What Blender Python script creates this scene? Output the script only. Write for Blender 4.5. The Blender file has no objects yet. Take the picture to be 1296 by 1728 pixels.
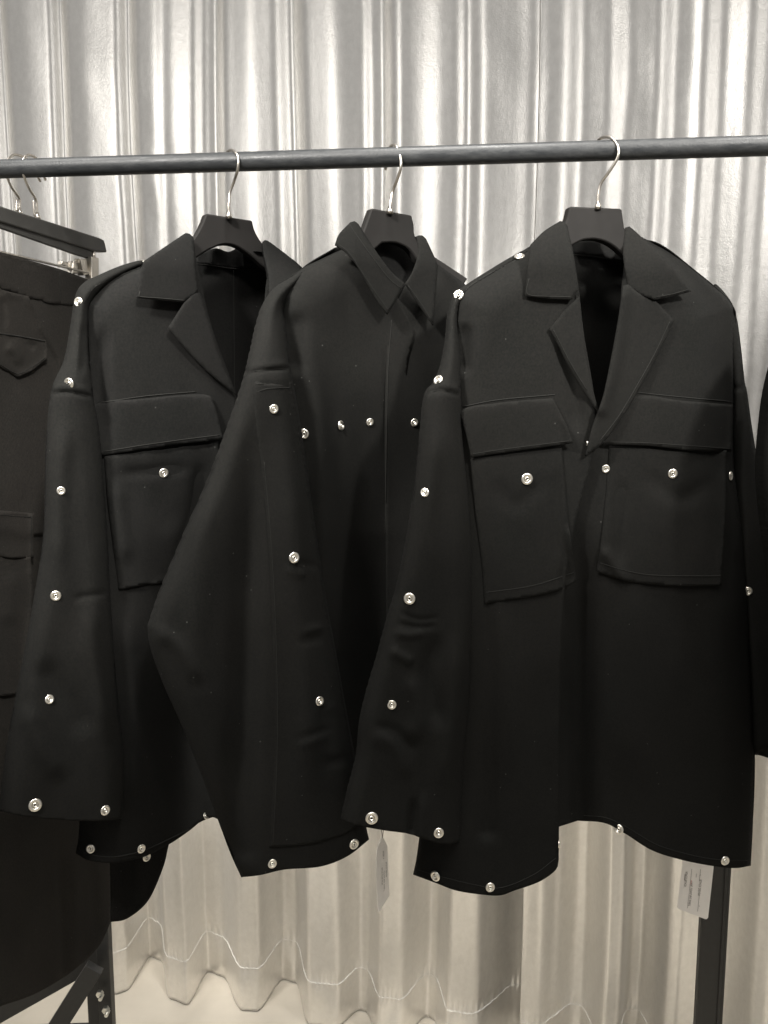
import bpy, bmesh, math, random
import numpy as np
from mathutils import Vector, Matrix, noise
from mathutils.bvhtree import BVHTree
from mathutils.geometry import delaunay_2d_cdt

random.seed(7)
SC = bpy.context.scene
COL = SC.collection

# ------------------------------------------------------------------ camera
CAMZ, PITCH, FOV = 1.40, math.radians(8.0), math.radians(60.0)
cam = bpy.data.objects.new('camera', bpy.data.cameras.new('camera'))
COL.objects.link(cam)
cam.location = (0, 0, CAMZ)
cam.rotation_euler = (math.radians(90) - PITCH, 0, 0)
cam.data.sensor_fit = 'VERTICAL'
cam.data.angle = FOV
cam.data.clip_start, cam.data.clip_end = 0.02, 60
SC.camera = cam

# ------------------------------------------------------------------ world, lamps, exposure
W = bpy.data.worlds.new('World')
SC.world = W
W.use_nodes = True
W.node_tree.nodes['Background'].inputs[0].default_value = (1.0, 0.975, 0.94, 1)
W.node_tree.nodes['Background'].inputs[1].default_value = 0.365
SC.view_settings.view_transform = 'Standard'
SC.view_settings.look = 'None'
SC.view_settings.exposure = 0.0
SC.view_settings.gamma = 1.0

def area(name, loc, target, sx, sy, power, col=(1.0, 0.93, 0.83)):
    l = bpy.data.lights.new(name, 'AREA')
    l.shape = 'RECTANGLE'; l.size = sx; l.size_y = sy
    l.energy = power; l.color = col
    o = bpy.data.objects.new(name, l); COL.objects.link(o)
    o.location = loc
    d = Vector(target) - Vector(loc)
    o.rotation_euler = d.to_track_quat('-Z', 'Y').to_euler()
    return o
def spot(name, loc, target, power, angle, blend=.9, rad=.12, col=(1.0, 0.965, 0.915)):
    l = bpy.data.lights.new(name, 'SPOT'); l.energy = power; l.color = col
    l.spot_size = math.radians(angle); l.spot_blend = blend; l.shadow_soft_size = rad
    o = bpy.data.objects.new(name, l); COL.objects.link(o); o.location = loc
    o.rotation_euler = (Vector(target) - Vector(loc)).to_track_quat('-Z', 'Y').to_euler()
    return o
pl_ = area('ceiling_panel_lamp', (0.0, 0.25, 2.95), (0.0, 0.30, 0.0), 2.8, 0.35, 30, (1.0, .96, .89))   #W=0.37
pl_.data.spread = math.radians(100)
spot('ceiling_spot', (-1.75, -0.4, 2.5), (-0.25, 1.6, 2.0), 46, 46, 1.0)
spot('ceiling_spot', (1.75, -0.4, 2.5), (0.25, 1.6, 2.0), 46, 46, 1.0)
spot('garment_fill_spot', (-1.05, -0.35, 2.8), (-0.44, 1.10, 1.40), 520, 25, 1.0)  # unseen fill spots, added to brighten the jackets and shirt
spot('garment_fill_spot', (-1.10, -0.25, 2.7), (-0.02, 1.10, 1.58), 510, 19, 1.0)
spot('garment_fill_spot', (1.20, -0.30, 2.7), (0.32, 1.10, 1.58), 510, 19, 1.0)
spot('garment_fill_spot', (0.35, -0.45, 2.75), (-0.56, 1.16, 1.32), 420, 22, 1.0)  # another added fill, lifts the dark trousers
for fx_ in (-0.8, 0.05, 0.85):
    spot('floor_fill_spot', (fx_, 0.95, 2.95), (fx_ * .8, 1.60, 0.1), 112, 42, .7)  # added fill from unseen spots, brightens the floor and lower curtain

# ------------------------------------------------------------------ pixel rays
F = 864 / math.tan(FOV / 2)
CP, SP = math.cos(PITCH), math.sin(PITCH)
CAM = np.array([0, 0, CAMZ])
def rays(p):
    p = np.asarray(p, float).reshape(-1, 2)
    u = (p[:, 0] - 648) / F; v = (864 - p[:, 1]) / F
    return np.stack([u, CP + v * SP, -SP + v * CP], 1)

class Plane:
    """vertical plane through (x0,y0), y grows by k per metre of x"""
    def __init__(s, x0, y0, k): s.x0, s.y0, s.k = x0, y0, k; s.n = np.array([k, -1, 0]) / math.hypot(k, 1)
    def t(s, p):
        d = rays(p)
        return (s.y0 - s.k * s.x0) / (d[:, 1] - s.k * d[:, 0])
    def at(s, x, y, off=0):
        d = rays([(x, y)])[0]; t = s.t([(x, y)])[0]
        return Vector(CAM + d * (t - off))
class Over:
    """distance of whatever surface already built lies under each traced point"""
    def __init__(s, bvh, fall, foff=0.0): s.b, s.f, s.fo = bvh, fall, foff; s.n = fall.n
    def t(s, p):
        d = rays(p); out = s.f.t(p) - s.fo
        for i in range(len(d)):
            dv = Vector(d[i]); L = dv.length
            h = s.b.ray_cast(Vector(CAM), dv / L)
            if h[0] is not None: out[i] = h[3] / L
        return out

# ------------------------------------------------------------------ outlines
def cr(pts, step=4.0):
    """Catmull-Rom through pts"""
    P = np.array(pts, float)
    if len(P) == 2:
        n = max(1, int(np.linalg.norm(P[1] - P[0]) / step))
        return [tuple(P[0] + (P[1] - P[0]) * i / n) for i in range(n + 1)]
    Q = np.vstack([2 * P[0] - P[1], P, 2 * P[-1] - P[-2]])
    out = []
    for i in range(1, len(Q) - 2):
        a, b, c, d = Q[i - 1], Q[i], Q[i + 1], Q[i + 2]
        n = max(1, int(np.linalg.norm(c - b) / step))
        for j in range(n):
            t = j / n
            out.append(tuple(0.5 * ((2 * b) + (-a + c) * t + (2 * a - 5 * b + 4 * c - d) * t * t + (-a + 3 * b - 3 * c + d) * t ** 3)))
    out.append(tuple(P[-1]))
    return out
def outline(segs, step=4.0):
    """segs: [(flag, [pts])] each starting where the last ended; returns points and per-edge flag"""
    pts, fl = [], []
    last = segs[-1][1][-1]
    for flag, pp in segs:
        q = cr([last] + list(pp), step)
        for a in q[:-1]: pts.append(a); fl.append(flag)
        last = pp[-1]
    return pts, fl
def polydist(P, pl):
    P = np.asarray(P, float); best = np.full(len(P), 1e9); along = np.zeros(len(P))
    pl = np.asarray(pl, float); n = len(pl) - 1
    for i in range(n):
        a, b = pl[i], pl[i + 1]; ab = b - a; L2 = (ab ** 2).sum() + 1e-9
        t = np.clip(((P - a) @ ab) / L2, 0, 1)
        d = np.linalg.norm(P - (a + t[:, None] * ab), axis=1)
        m = d < best; best[m] = d[m]; along[m] = (i + t[m]) / n
    return best, along
def relief(P, folds):
    z = np.zeros(len(P))
    for f in folds or []:
        pts, sg, h = f[0], f[1], f[2]; fade = f[3] if len(f) > 3 else 1
        d, al = polydist(P, cr(pts, 12) if len(pts) > 2 else pts)
        g = h * np.exp(-(d / sg) ** 2)
        if fade:
            q = np.clip(np.minimum(al, 1 - al) * 4 if fade == 1 else al * 2.2, 0, 1); g *= q * q * (3 - 2 * q)
        z += g
    return z
def inside_grid(pts, step):
    P = np.array(pts); x0, y0 = P.min(0); x1, y1 = P.max(0)
    gx = np.arange(x0 + step * .5, x1, step); gy = np.arange(y0 + step * .5, y1, step * .87)
    X, Y = np.meshgrid(gx, gy); X[1::2] += step / 2
    X, Y = X.ravel(), Y.ravel(); ins = np.zeros(len(X), bool)
    n = len(P)
    for i in range(n):
        xa, ya = P[i]; xb, yb = P[(i + 1) % n]
        if ya == yb: continue
        c = ((ya > Y) != (yb > Y)) & (X < (xb - xa) * (Y - ya) / (yb - ya) + xa)
        ins ^= c
    G = np.stack([X, Y], 1)[ins]
    d, _ = polydist(G, np.vstack([P, P[:1]]))
    return G[d > step * .5]
def mesh2d(segs, step):
    pts, fl = outline(segs, step)
    n = len(pts); G = inside_grid(pts, step)
    co = [Vector(p) for p in pts] + [Vector(g) for g in G]
    r = delaunay_2d_cdt(co, [], [list(range(n))], 1, 1e-4)
    P = np.array([(v.x, v.y) for v in r[0]]); Fc = [tuple(f) for f in r[2]]
    out = []
    for f in Fc:
        a, b, c = P[f[0]], P[f[1]], P[f[2]]
        s = (b[0] - a[0]) * (c[1] - a[1]) - (b[1] - a[1]) * (c[0] - a[0])
        out.append(f if s < 0 else f[::-1])
    tk = []
    run = []
    for i in range(n):
        if fl[i] == 't':
            if not run: run = [pts[i]]
            run.append(pts[(i + 1) % n])
        elif run: tk.append(run); run = []
    if run: tk.append(run)
    return P, out, tk

# ------------------------------------------------------------------ object helpers
def tag(o, label, cat, group=None):
    o['label'] = label; o['category'] = cat
    if group: o['group'] = group
    return o
def thing(name, label, cat, loc, group=None):
    o = bpy.data.objects.new(name, None); COL.objects.link(o)
    o.location = loc; o.empty_display_size = .1
    return tag(o, label, cat, group)
def link(name, me, parent=None, mat=None, label=None):
    o = bpy.data.objects.new(name, me); COL.objects.link(o)
    if mat is not None and not me.materials: me.materials.append(mat)
    if parent is not None: o.parent = parent
    if label: o['label'] = label
    return o
def origin(parent):
    v = Vector((0, 0, 0))
    while parent is not None: v += Vector(parent.location); parent = parent.parent
    return v
def mk(name, V, Fc, parent, mat, smooth=True, solid=0.0, label=None, bevel=0.0, weld=False, auto=None):
    o0 = origin(parent)
    me = bpy.data.meshes.new(name)
    me.from_pydata([tuple(Vector(v) - o0) for v in V], [], Fc)
    if weld:
        bm = bmesh.new(); bm.from_mesh(me)
        bmesh.ops.remove_doubles(bm, verts=bm.verts, dist=2e-4); bm.to_mesh(me); bm.free()
    me.update()
    if smooth:
        me.polygons.foreach_set('use_smooth', [True] * len(me.polygons))
        if auto is not None: me.set_sharp_from_angle(angle=math.radians(auto))
    o = link(name, me, parent, mat, label)
    if solid:
        m = o.modifiers.new('solid', 'SOLIDIFY'); m.thickness = solid; m.offset = -1 if not weld else 0
    if bevel:
        m = o.modifiers.new('bev', 'BEVEL'); m.width = bevel; m.segments = 2; m.limit_method = 'ANGLE'
    return o
def bvh_of(*ms):
    V, Fc = [], []
    for v, f in ms:
        k = len(V); V += [tuple(a) for a in v]; Fc += [tuple(i + k for i in t) for t in f]
    return BVHTree.FromPolygons(V, Fc)

def sheet(name, segs, base, parent, mat, off=0.0, T=0.0, R=45, sign=1, folds=None, step=5, thick=.0016, wob=.0008, ns=(9, 3.5),
          tube=False, back_T=None, smooth_t=0, lip=0.0, label=None, seed=0, T_low=None):
    """a piece of cloth cut to an outline; T bulges it away from its tucked edges; tube adds the far side"""
    P, Fc, tk = mesh2d(segs, step)
    t = base.t(P)
    if smooth_t:
        E = np.array(list({tuple(sorted((f[i], f[(i + 1) % 3]))) for f in Fc for i in range(3)}))
        for _ in range(smooth_t):
            s = t.copy(); c = np.ones(len(t))
            np.add.at(s, E[:, 0], t[E[:, 1]]); np.add.at(s, E[:, 1], t[E[:, 0]])
            np.add.at(c, E[:, 0], 1); np.add.at(c, E[:, 1], 1)
            t = np.minimum(t, s / c) * .5 + s / c * .5
    dt = np.full(len(P), 1e9)
    for r in tk:
        dt = np.minimum(dt, polydist(P, r)[0])
    a = np.clip(dt / R, 0, 1); prof = np.sqrt(np.clip(1 - (1 - a) ** 2, 0, 1))
    if T_low is not None:
        ys = P[:, 1]; w = (ys - ys.min()) / (ys.max() - ys.min())
        TT = T + (T_low - T) * w
    else: TT = T
    o = off(P[:, 0], P[:, 1]) if callable(off) else np.full(len(P), off)
    d = rays(P)
    wb = np.array([noise.noise(Vector((p[0] * ns[0] / 1000 + seed, p[1] * ns[1] / 1000, seed * 1.7))) +
                   .4 * noise.noise(Vector((p[0] * ns[0] / 380 + seed, p[1] * ns[1] / 380, 3 + seed))) for p in P]) * wob * 2
    if lip:
        pts, _ = outline(segs, step); db, _ = polydist(P, pts + pts[:1])
        o = o - lip * np.exp(-(db / 4.0) ** 2)
    ft = t - (o + sign * TT * prof + relief(P, folds) + wb * np.clip(dt / 20, 0, 1))
    V = CAM + d * ft[:, None]
    Vl = [tuple(v) for v in V]; Fl = list(Fc)
    if sign < 0: pass
    if tube:
        bt = back_T if back_T is not None else T
        B = CAM + d * (t - o)[:, None] - np.array(base.n) * (bt * prof)[:, None]
        k = len(Vl); Vl += [tuple(v) for v in B]; Fl += [tuple(i + k for i in f[::-1]) for f in Fc]
    mk(name, Vl, Fl, parent, mat, solid=thick, label=label, weld=tube)
    return (Vl, Fl)

def tube_pts(pts, r, seg=10, close=True, taper=None):
    pts = [Vector(p) for p in pts]; V, Fc = [], []
    prev = None
    for i, p in enumerate(pts):
        tdir = (pts[min(i + 1, len(pts) - 1)] - pts[max(i - 1, 0)]).normalized()
        if prev is None:
            up = Vector((0, 0, 1)) if abs(tdir.z) < .9 else Vector((1, 0, 0))
            a = tdir.cross(up).normalized()
        else: a = (prev - tdir * prev.dot(tdir)).normalized()
        prev = a; b = tdir.cross(a)
        rr = r * (taper(i / (len(pts) - 1)) if taper else 1)
        for j in range(seg):
            an = 2 * math.pi * j / seg
            V.append(p + (a * math.cos(an) + b * math.sin(an)) * rr)
    for i in range(len(pts) - 1):
        for j in range(seg):
            k = i * seg; Fc.append((k + j, k + (j + 1) % seg, k + seg + (j + 1) % seg, k + seg + j))
    if close:
        Fc.append(tuple(range(seg))[::-1]); Fc.append(tuple(range(len(V) - seg, len(V))))
    return V, Fc
def smooth3(pts, n=8):
    P = np.array([tuple(p) for p in pts]); Q = np.vstack([2 * P[0] - P[1], P, 2 * P[-1] - P[-2]]); out = []
    for i in range(1, len(Q) - 2):
        a, b, c, d = Q[i - 1], Q[i], Q[i + 1], Q[i + 2]
        for j in range(n):
            t = j / n
            out.append(0.5 * ((2 * b) + (-a + c) * t + (2 * a - 5 * b + 4 * c - d) * t * t + (-a + 3 * b - 3 * c + d) * t ** 3))
    out.append(P[-1]); return out
def seam(pts, bvh, parent, mat, r=.0007, name='seam', lift=.0001):
    q = cr(pts, 5); out = []
    d = rays(q)
    for i in range(len(q)):
        dv = Vector(d[i]).normalized(); h = bvh.ray_cast(Vector(CAM), dv)
        if h[0] is not None: out.append(h[0] - dv * lift)
    if len(out) > 2:
        V, Fc = tube_pts(out, r, 6); mk(name, V, Fc, parent, mat)
def slab(name, segs, plane, off, thick, parent, mat, bevel=.002, step=6, label=None):
    """stiff board cut to an outline"""
    pts, _ = outline(segs, step); n = len(pts)
    d = rays(pts); t = plane.t(pts) - off
    A = CAM + d * t[:, None]; B = A - np.array(plane.n) * thick
    V = [tuple(v) for v in A] + [tuple(v) for v in B]
    Fc = [tuple(range(n))[::-1], tuple(range(n, 2 * n))] + [(i, (i + 1) % n, n + (i + 1) % n, n + i) for i in range(n)]
    o = mk(name, V, Fc, parent, mat, smooth=True, bevel=bevel, label=label, auto=35)
    bm = bmesh.new(); bm.from_mesh(o.data); bmesh.ops.recalc_face_normals(bm, faces=bm.faces); bm.to_mesh(o.data); bm.free()
    return V, [tuple(f) for f in Fc]
def box(name, c, s, parent, mat, rz=0, rot=None, bevel=.0015):
    V = []; M = rot if rot is not None else Matrix.Rotation(rz, 3, 'Z')
    for x in (-1, 1):
        for y in (-1, 1):
            for z in (-1, 1): V.append(Vector(c) + M @ Vector((x * s[0] / 2, y * s[1] / 2, z * s[2] / 2)))
    Fc = [(0, 1, 3, 2), (4, 6, 7, 5), (0, 4, 5, 1), (2, 3, 7, 6), (0, 2, 6, 4), (1, 5, 7, 3)]
    return mk(name, V, Fc, parent, mat, smooth=False, bevel=bevel)
def beam(name, a, b, w, h, parent, mat, up=(0, -1, 0), bevel=.0015):
    a, b = Vector(a), Vector(b); z = (b - a).normalized(); x = z.cross(Vector(up)).normalized(); y = z.cross(x)
    M = Matrix((x, y, z)).transposed()
    return box(name, (a + b) / 2, (w, h, (b - a).length), parent, mat, rot=M, bevel=bevel)

# ------------------------------------------------------------------ materials
class NT:
    def __init__(s, name):
        s.m = bpy.data.materials.new(name); s.m.use_nodes = True; s.t = s.m.node_tree
        s.p = s.t.nodes['Principled BSDF']
    def n(s, typ, **kw):
        nd = s.t.nodes.new(typ)
        for k, v in kw.items():
            if k in nd.inputs: nd.inputs[k].default_value = v
            else: setattr(nd, k, v)
        return nd
    def l(s, a, b): s.t.links.new(a, b)
    def set(s, **kw):
        for k, v in kw.items(): s.p.inputs[k.replace('_', ' ')].default_value = v
def rgb(*c): return (*c, 1)

def cloth_mat(name, col, sheen=.0, rough=.95, spec=.08):
    m = NT(name); m.set(Roughness=rough, Specular_IOR_Level=spec, Sheen_Weight=sheen, Sheen_Roughness=.45, Sheen_Tint=rgb(.9, .92, .85))
    tc = m.n('ShaderNodeTexCoord')
    mp = m.n('ShaderNodeMapping'); mp.inputs['Rotation'].default_value = (0, math.radians(38), 0)
    m.l(tc.outputs['Object'], mp.inputs[0])
    w = m.n('ShaderNodeTexWave', Scale=330.0, Distortion=1.2, Detail=2.0); w.bands_direction = 'X'; m.l(mp.outputs[0], w.inputs[0])
    n1 = m.n('ShaderNodeTexNoise', Scale=900.0, Detail=3.0); m.l(tc.outputs['Object'], n1.inputs[0])
    n2 = m.n('ShaderNodeTexNoise', Scale=9.0, Detail=2.5, Roughness=.5); m.l(tc.outputs['Object'], n2.inputs[0])
    n3 = m.n('ShaderNodeTexNoise', Scale=5.0, Detail=2.0); m.l(tc.outputs['Object'], n3.inputs[0])
    add = m.n('ShaderNodeMath', operation='ADD'); m.l(w.outputs['Fac'], add.inputs[0]); m.l(n1.outputs['Fac'], add.inputs[1])
    b1 = m.n('ShaderNodeBump', Strength=.35, Distance=.0006); m.l(add.outputs[0], b1.inputs['Height'])
    b2 = m.n('ShaderNodeBump', Strength=.35, Distance=.008); m.l(n2.outputs['Fac'], b2.inputs['Height']); m.l(b1.outputs[0], b2.inputs['Normal'])
    m.l(b2.outputs[0], m.p.inputs['Normal'])
    cr_ = m.n('ShaderNodeValToRGB'); e = cr_.color_ramp.elements
    e[0].position = .35; e[0].color = rgb(col[0] * .72, col[1] * .74, col[2] * .74); e[1].position = .68; e[1].color = rgb(col[0] * 1.36, col[1] * 1.28, col[2] * 1.24)
    n4 = m.n('ShaderNodeTexNoise', Scale=420.0, Detail=2.0); m.l(tc.outputs['Object'], n4.inputs[0])
    av = m.n('ShaderNodeMix', data_type='FLOAT'); av.inputs[0].default_value = .6; m.l(n3.outputs['Fac'], av.inputs[2]); m.l(n4.outputs['Fac'], av.inputs[3]); m.l(av.outputs[0], cr_.inputs[0])
    # lint: sparse pale specks
    v = m.n('ShaderNodeTexVoronoi', Scale=38.0); m.l(tc.outputs['Object'], v.inputs[0])
    lt = m.n('ShaderNodeMath', operation='LESS_THAN'); lt.inputs[1].default_value = .035; m.l(v.outputs['Distance'], lt.inputs[0])
    mul = m.n('ShaderNodeMath', operation='MULTIPLY'); mul.inputs[1].default_value = .12; m.l(lt.outputs[0], mul.inputs[0])
    mx = m.n('ShaderNodeMix', data_type='RGBA'); m.l(mul.outputs[0], mx.inputs['Factor']); m.l(cr_.outputs[0], mx.inputs['A']); mx.inputs['B'].default_value = rgb(.3, .3, .28)
    m.l(mx.outputs['Result'], m.p.inputs['Base Color'])
    return m.m
FAB = cloth_mat('black_wool', (.0080, .0082, .0077))
FAB2 = cloth_mat('black_twill', (.0078, .0080, .0077))
TROU = cloth_mat('black_trouser_cloth', (.0185, .0176, .0160))
LIN = cloth_mat('black_lining', (.011, .0112, .011), sheen=.0)
THR = NT('black_thread'); THR.set(Base_Color=rgb(.014, .014, .013), Roughness=.9, Specular_IOR_Level=.1); THR = THR.m

def curtain_mat():
    m = NT('silver_lame'); m.set(Metallic=.90, Roughness=.34)
    tc = m.n('ShaderNodeTexCoord')
    mp = m.n('ShaderNodeMapping'); mp.inputs['Scale'].default_value = (1, 1, .8); m.l(tc.outputs['Object'], mp.inputs[0])
    n1 = m.n('ShaderNodeTexNoise', Scale=85.0, Detail=6.0, Roughness=.65); m.l(mp.outputs[0], n1.inputs[0])
    n2 = m.n('ShaderNodeTexNoise', Scale=420.0, Detail=3.0, Roughness=.7); m.l(tc.outputs['Object'], n2.inputs[0])
    mp3 = m.n('ShaderNodeMapping'); mp3.inputs['Scale'].default_value = (1, 1, .12); m.l(tc.outputs['Object'], mp3.inputs[0])
    n3 = m.n('ShaderNodeTexNoise', Scale=14.0, Detail=4.0, Distortion=.6); m.l(mp3.outputs[0], n3.inputs[0])
    b0 = m.n('ShaderNodeBump', Strength=.05, Distance=.010); m.l(n3.outputs['Fac'], b0.inputs['Height'])
    b1 = m.n('ShaderNodeBump', Strength=.24, Distance=.0016); m.l(n1.outputs['Fac'], b1.inputs['Height']); m.l(b0.outputs[0], b1.inputs['Normal'])
    b2 = m.n('ShaderNodeBump', Strength=.6, Distance=.0005); m.l(n2.outputs['Fac'], b2.inputs['Height']); m.l(b1.outputs[0], b2.inputs['Normal'])
    m.l(b2.outputs[0], m.p.inputs['Normal'])
    r = m.n('ShaderNodeMapRange'); r.inputs['To Min'].default_value = .31; r.inputs['To Max'].default_value = .41
    m.l(n1.outputs['Fac'], r.inputs[0]); m.l(r.outputs[0], m.p.inputs['Roughness'])
    c = m.n('ShaderNodeValToRGB'); e = c.color_ramp.elements; e[0].position = .3; e[0].color = rgb(.80, .785, .755); e[1].position = .7; e[1].color = rgb(.88, .865, .835)
    m.l(n1.outputs['Fac'], c.inputs[0]); m.l(c.outputs[0], m.p.inputs['Base Color'])
    return m.m
CUR = curtain_mat()
def simple(name, col, rough, metal=0, bump=None, spec=.5, var=.12):
    m = NT(name); m.set(Roughness=rough, Metallic=metal, Specular_IOR_Level=spec)
    tc = m.n('ShaderNodeTexCoord'); sc = bump[0] if bump else 60.0
    n = m.n('ShaderNodeTexNoise', Scale=sc, Detail=5.0); m.l(tc.outputs['Object'], n.inputs[0])
    c = m.n('ShaderNodeValToRGB'); e = c.color_ramp.elements; e[0].position = .3; e[1].position = .7
    e[0].color = rgb(*[x * (1 - var) for x in col]); e[1].color = rgb(*[min(1, x * (1 + var)) for x in col])
    m.l(n.outputs['Fac'], c.inputs[0]); m.l(c.outputs[0], m.p.inputs['Base Color'])
    if bump:
        b = m.n('ShaderNodeBump', Strength=bump[1], Distance=bump[2]); m.l(n.outputs['Fac'], b.inputs['Height']); m.l(b.outputs[0], m.p.inputs['Normal'])
    return m.m
WOOD = simple('black_painted_wood', (.013, .0122, .0115), .7, spec=.12, bump=(40, .15, .002))
STEEL = simple('brushed_nickel_wire', (.62, .58, .52), .28, 1.0)
CLIPM = simple('nickel_clip', (.5, .47, .42), .35, 1.0)
SNAPM = simple('nickel_snap', (.74, .71, .64), .28, .92, var=.05)
SNAPD = simple('snap_hole', (.02, .016, .012), .6, .0)
WOOD2 = simple('grey_black_clip_bar', (.040, .039, .036), .55, spec=.3, bump=(40, .1, .001))
FRAME = simple('black_steel_frame', (.019, .019, .018), .5, .2, bump=(120, .1, .001))
BOLT = simple('zinc_bolt', (.6, .6, .56), .3, 1.0)
PAPER = simple('tag_card', (.90, .87, .83), .6, var=.03)
INK = simple('tag_ink', (.10, .08, .08), .6)
REDINK = simple('tag_pink_ink', (.75, .35, .33), .6)
THREADW = simple('hem_thread', (.80, .78, .74), .5, 0)
def rail_mat():
    m = NT('grey_painted_rail'); m.set(Metallic=.0, Specular_IOR_Level=.35)
    tc = m.n('ShaderNodeTexCoord')
    mp = m.n('ShaderNodeMapping'); mp.inputs['Scale'].default_value = (.25, 1, 1); m.l(tc.outputs['Object'], mp.inputs[0])
    n = m.n('ShaderNodeTexNoise', Scale=170.0, Detail=6.0, Roughness=.7); m.l(mp.outputs[0], n.inputs[0])
    n2 = m.n('ShaderNodeTexNoise', Scale=380.0, Detail=3.0); m.l(tc.outputs['Object'], n2.inputs[0])
    c = m.n('ShaderNodeValToRGB'); e = c.color_ramp.elements; e[0].position = .42; e[0].color = rgb(.024, .026, .028); e[1].position = .72; e[1].color = rgb(.044, .046, .047)
    m.l(n.outputs['Fac'], c.inputs[0]); m.l(c.outputs[0], m.p.inputs['Base Color'])
    r = m.n('ShaderNodeMapRange'); r.inputs['From Min'].default_value = .35; r.inputs['From Max'].default_value = .65; r.inputs['To Min'].default_value = .34; r.inputs['To Max'].default_value = .55
    m.l(n.outputs['Fac'], r.inputs[0]); m.l(r.outputs[0], m.p.inputs['Roughness'])
    b = m.n('ShaderNodeBump', Strength=.5, Distance=.0005); m.l(n2.outputs['Fac'], b.inputs['Height']); m.l(b.outputs[0], m.p.inputs['Normal'])
    return m.m
RAIL = rail_mat()
def floor_mat():
    m = NT('beige_floor'); m.set(Specular_IOR_Level=.4, Roughness=.5)
    tc = m.n('ShaderNodeTexCoord')
    n = m.n('ShaderNodeTexNoise', Scale=7.0, Detail=6.0, Roughness=.6); m.l(tc.outputs['Object'], n.inputs[0])
    n2 = m.n('ShaderNodeTexNoise', Scale=260.0, Detail=3.0); m.l(tc.outputs['Object'], n2.inputs[0])
    c = m.n('ShaderNodeValToRGB'); e = c.color_ramp.elements; e[0].position = .3; e[0].color = rgb(.53, .485, .41); e[1].position = .7; e[1].color = rgb(.61, .56, .475)
    m.l(n.outputs['Fac'], c.inputs[0])
    v = m.n('ShaderNodeTexVoronoi', Scale=9.0); m.l(tc.outputs['Object'], v.inputs[0])
    lt = m.n('ShaderNodeMath', operation='LESS_THAN'); lt.inputs[1].default_value = .03; m.l(v.outputs['Distance'], lt.inputs[0])
    mx = m.n('ShaderNodeMix', data_type='RGBA'); m.l(lt.outputs[0], mx.inputs['Factor']); m.l(c.outputs[0], mx.inputs['A']); mx.inputs['B'].default_value = rgb(.2, .17, .13)
    m.l(mx.outputs['Result'], m.p.inputs['Base Color'])
    b = m.n('ShaderNodeBump', Strength=.15, Distance=.001); m.l(n2.outputs['Fac'], b.inputs['Height']); m.l(b.outputs[0], m.p.inputs['Normal'])
    return m.m

# ------------------------------------------------------------------ floor
me = bpy.data.meshes.new('floor')
me.from_pydata([(-4, -4, 0), (4, -4, 0), (4, 4, 0), (-4, 4, 0)], [], [(0, 1, 2, 3)])
fl = link('floor', me, None, floor_mat()); fl['kind'] = 'structure'

# ------------------------------------------------------------------ silver curtain, two lengths
def mean_y(x): return 1.786 - .275 * x
def interp(kx, ky, x):
    """eased interpolation, level at every knot"""
    kx, ky = np.array(kx), np.array(ky); i = np.clip(np.searchsorted(kx, x) - 1, 0, len(kx) - 2)
    t = np.clip((x - kx[i]) / (kx[i + 1] - kx[i]), 0, 1); s = t * t * (3 - 2 * t)
    return ky[i] + (ky[i + 1] - ky[i]) * (.12 * t + .88 * s)
def top_x(px):   # px read at row 100
    u = (px - 648) / F; dy = CP + ((864 - 100) / F) * SP; a = u / dy
    return a * 1.786 / (1 + .275 * a)
def low_xy(px, D):
    u = (px - 648) / F; dy = CP + ((864 - 1640) / F) * SP
    return u * D / dy, D
TOP = [(-260, 2), (-200, -2.5), (-185, 2), (-130, 2.2), (-110, -2), (-95, 1.8), (-40, 2.3), (-8, 1.6), (5, -2.4), (18, 1.6), (50, 2.2), (90, 1.7), (103, -2.6), (117, 1.5), (150, 2.4), (204, 1.6),
       (222, -2.8), (237, 1.4), (270, 2.1), (281, 1.3), (292, 2.0), (330, 1.6), (346, -1.2), (354, -.6), (366, -2.6), (379, 1.6), (425, 2.5), (463, 1.5), (496, -2.6),
       (513, 1.4), (560, 2.6), (607, 1.2), (627, -1.5), (632, -1.0), (644, -2.5), (661, 1.5), (679, 2.1), (687, 1.2), (712, .9), (744, 1.5), (772, .9), (793, -1.8), (813, 1.5), (838, 1.0), (870, .9), (893, 1.4), (920, -1.0), (945, -1.3),
       (973, 1.7), (1003, .4), (1016, -.4), (1051, 1.5), (1085, .2), (1108, -.9), (1134, 1.8), (1160, 1.2), (1188, -.6), (1217, 1.6), (1245, .4), (1270, -.9), (1296, 1.4), (1330, -.6), (1370, 1.5), (1430, -1.5), (1480, 1.5), (1560, -1.5)]
LOWL = [(-200, 1.98), (-130, 2.12), (-60, 1.95), (10, 2.08), (75, 1.91), (130, 2.05), (192, 1.885), (215, 1.90), (250, 2.025), (270, 2.01), (287, 1.865), (318, 1.85), (350, 1.965), (375, 1.95), (408, 1.83), (432, 1.828), (478, 1.937), (500, 1.93), (520, 1.785), (565, 1.775), (606, 1.832), (618, 1.825), (638, 1.735), (672, 1.728), (725, 1.81), (741, 1.80), (757, 1.69), (800, 1.683), (866, 1.775), (905, 1.78), (960, 1.70), (1020, 1.75)]
LOWR = [(800, 1.70), (850, 1.69), (878, 1.667), (905, 1.652), (930, 1.68), (962, 1.720), (984, 1.715), (1010, 1.598), (1038, 1.600), (1060, 1.705), (1096, 1.70), (1112, 1.588), (1140, 1.575), (1175, 1.575), (1215, 1.65), (1232, 1.64), (1262, 1.56), (1300, 1.545), (1340, 1.60), (1400, 1.52), (1480, 1.58), (1560, 1.50)]
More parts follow.
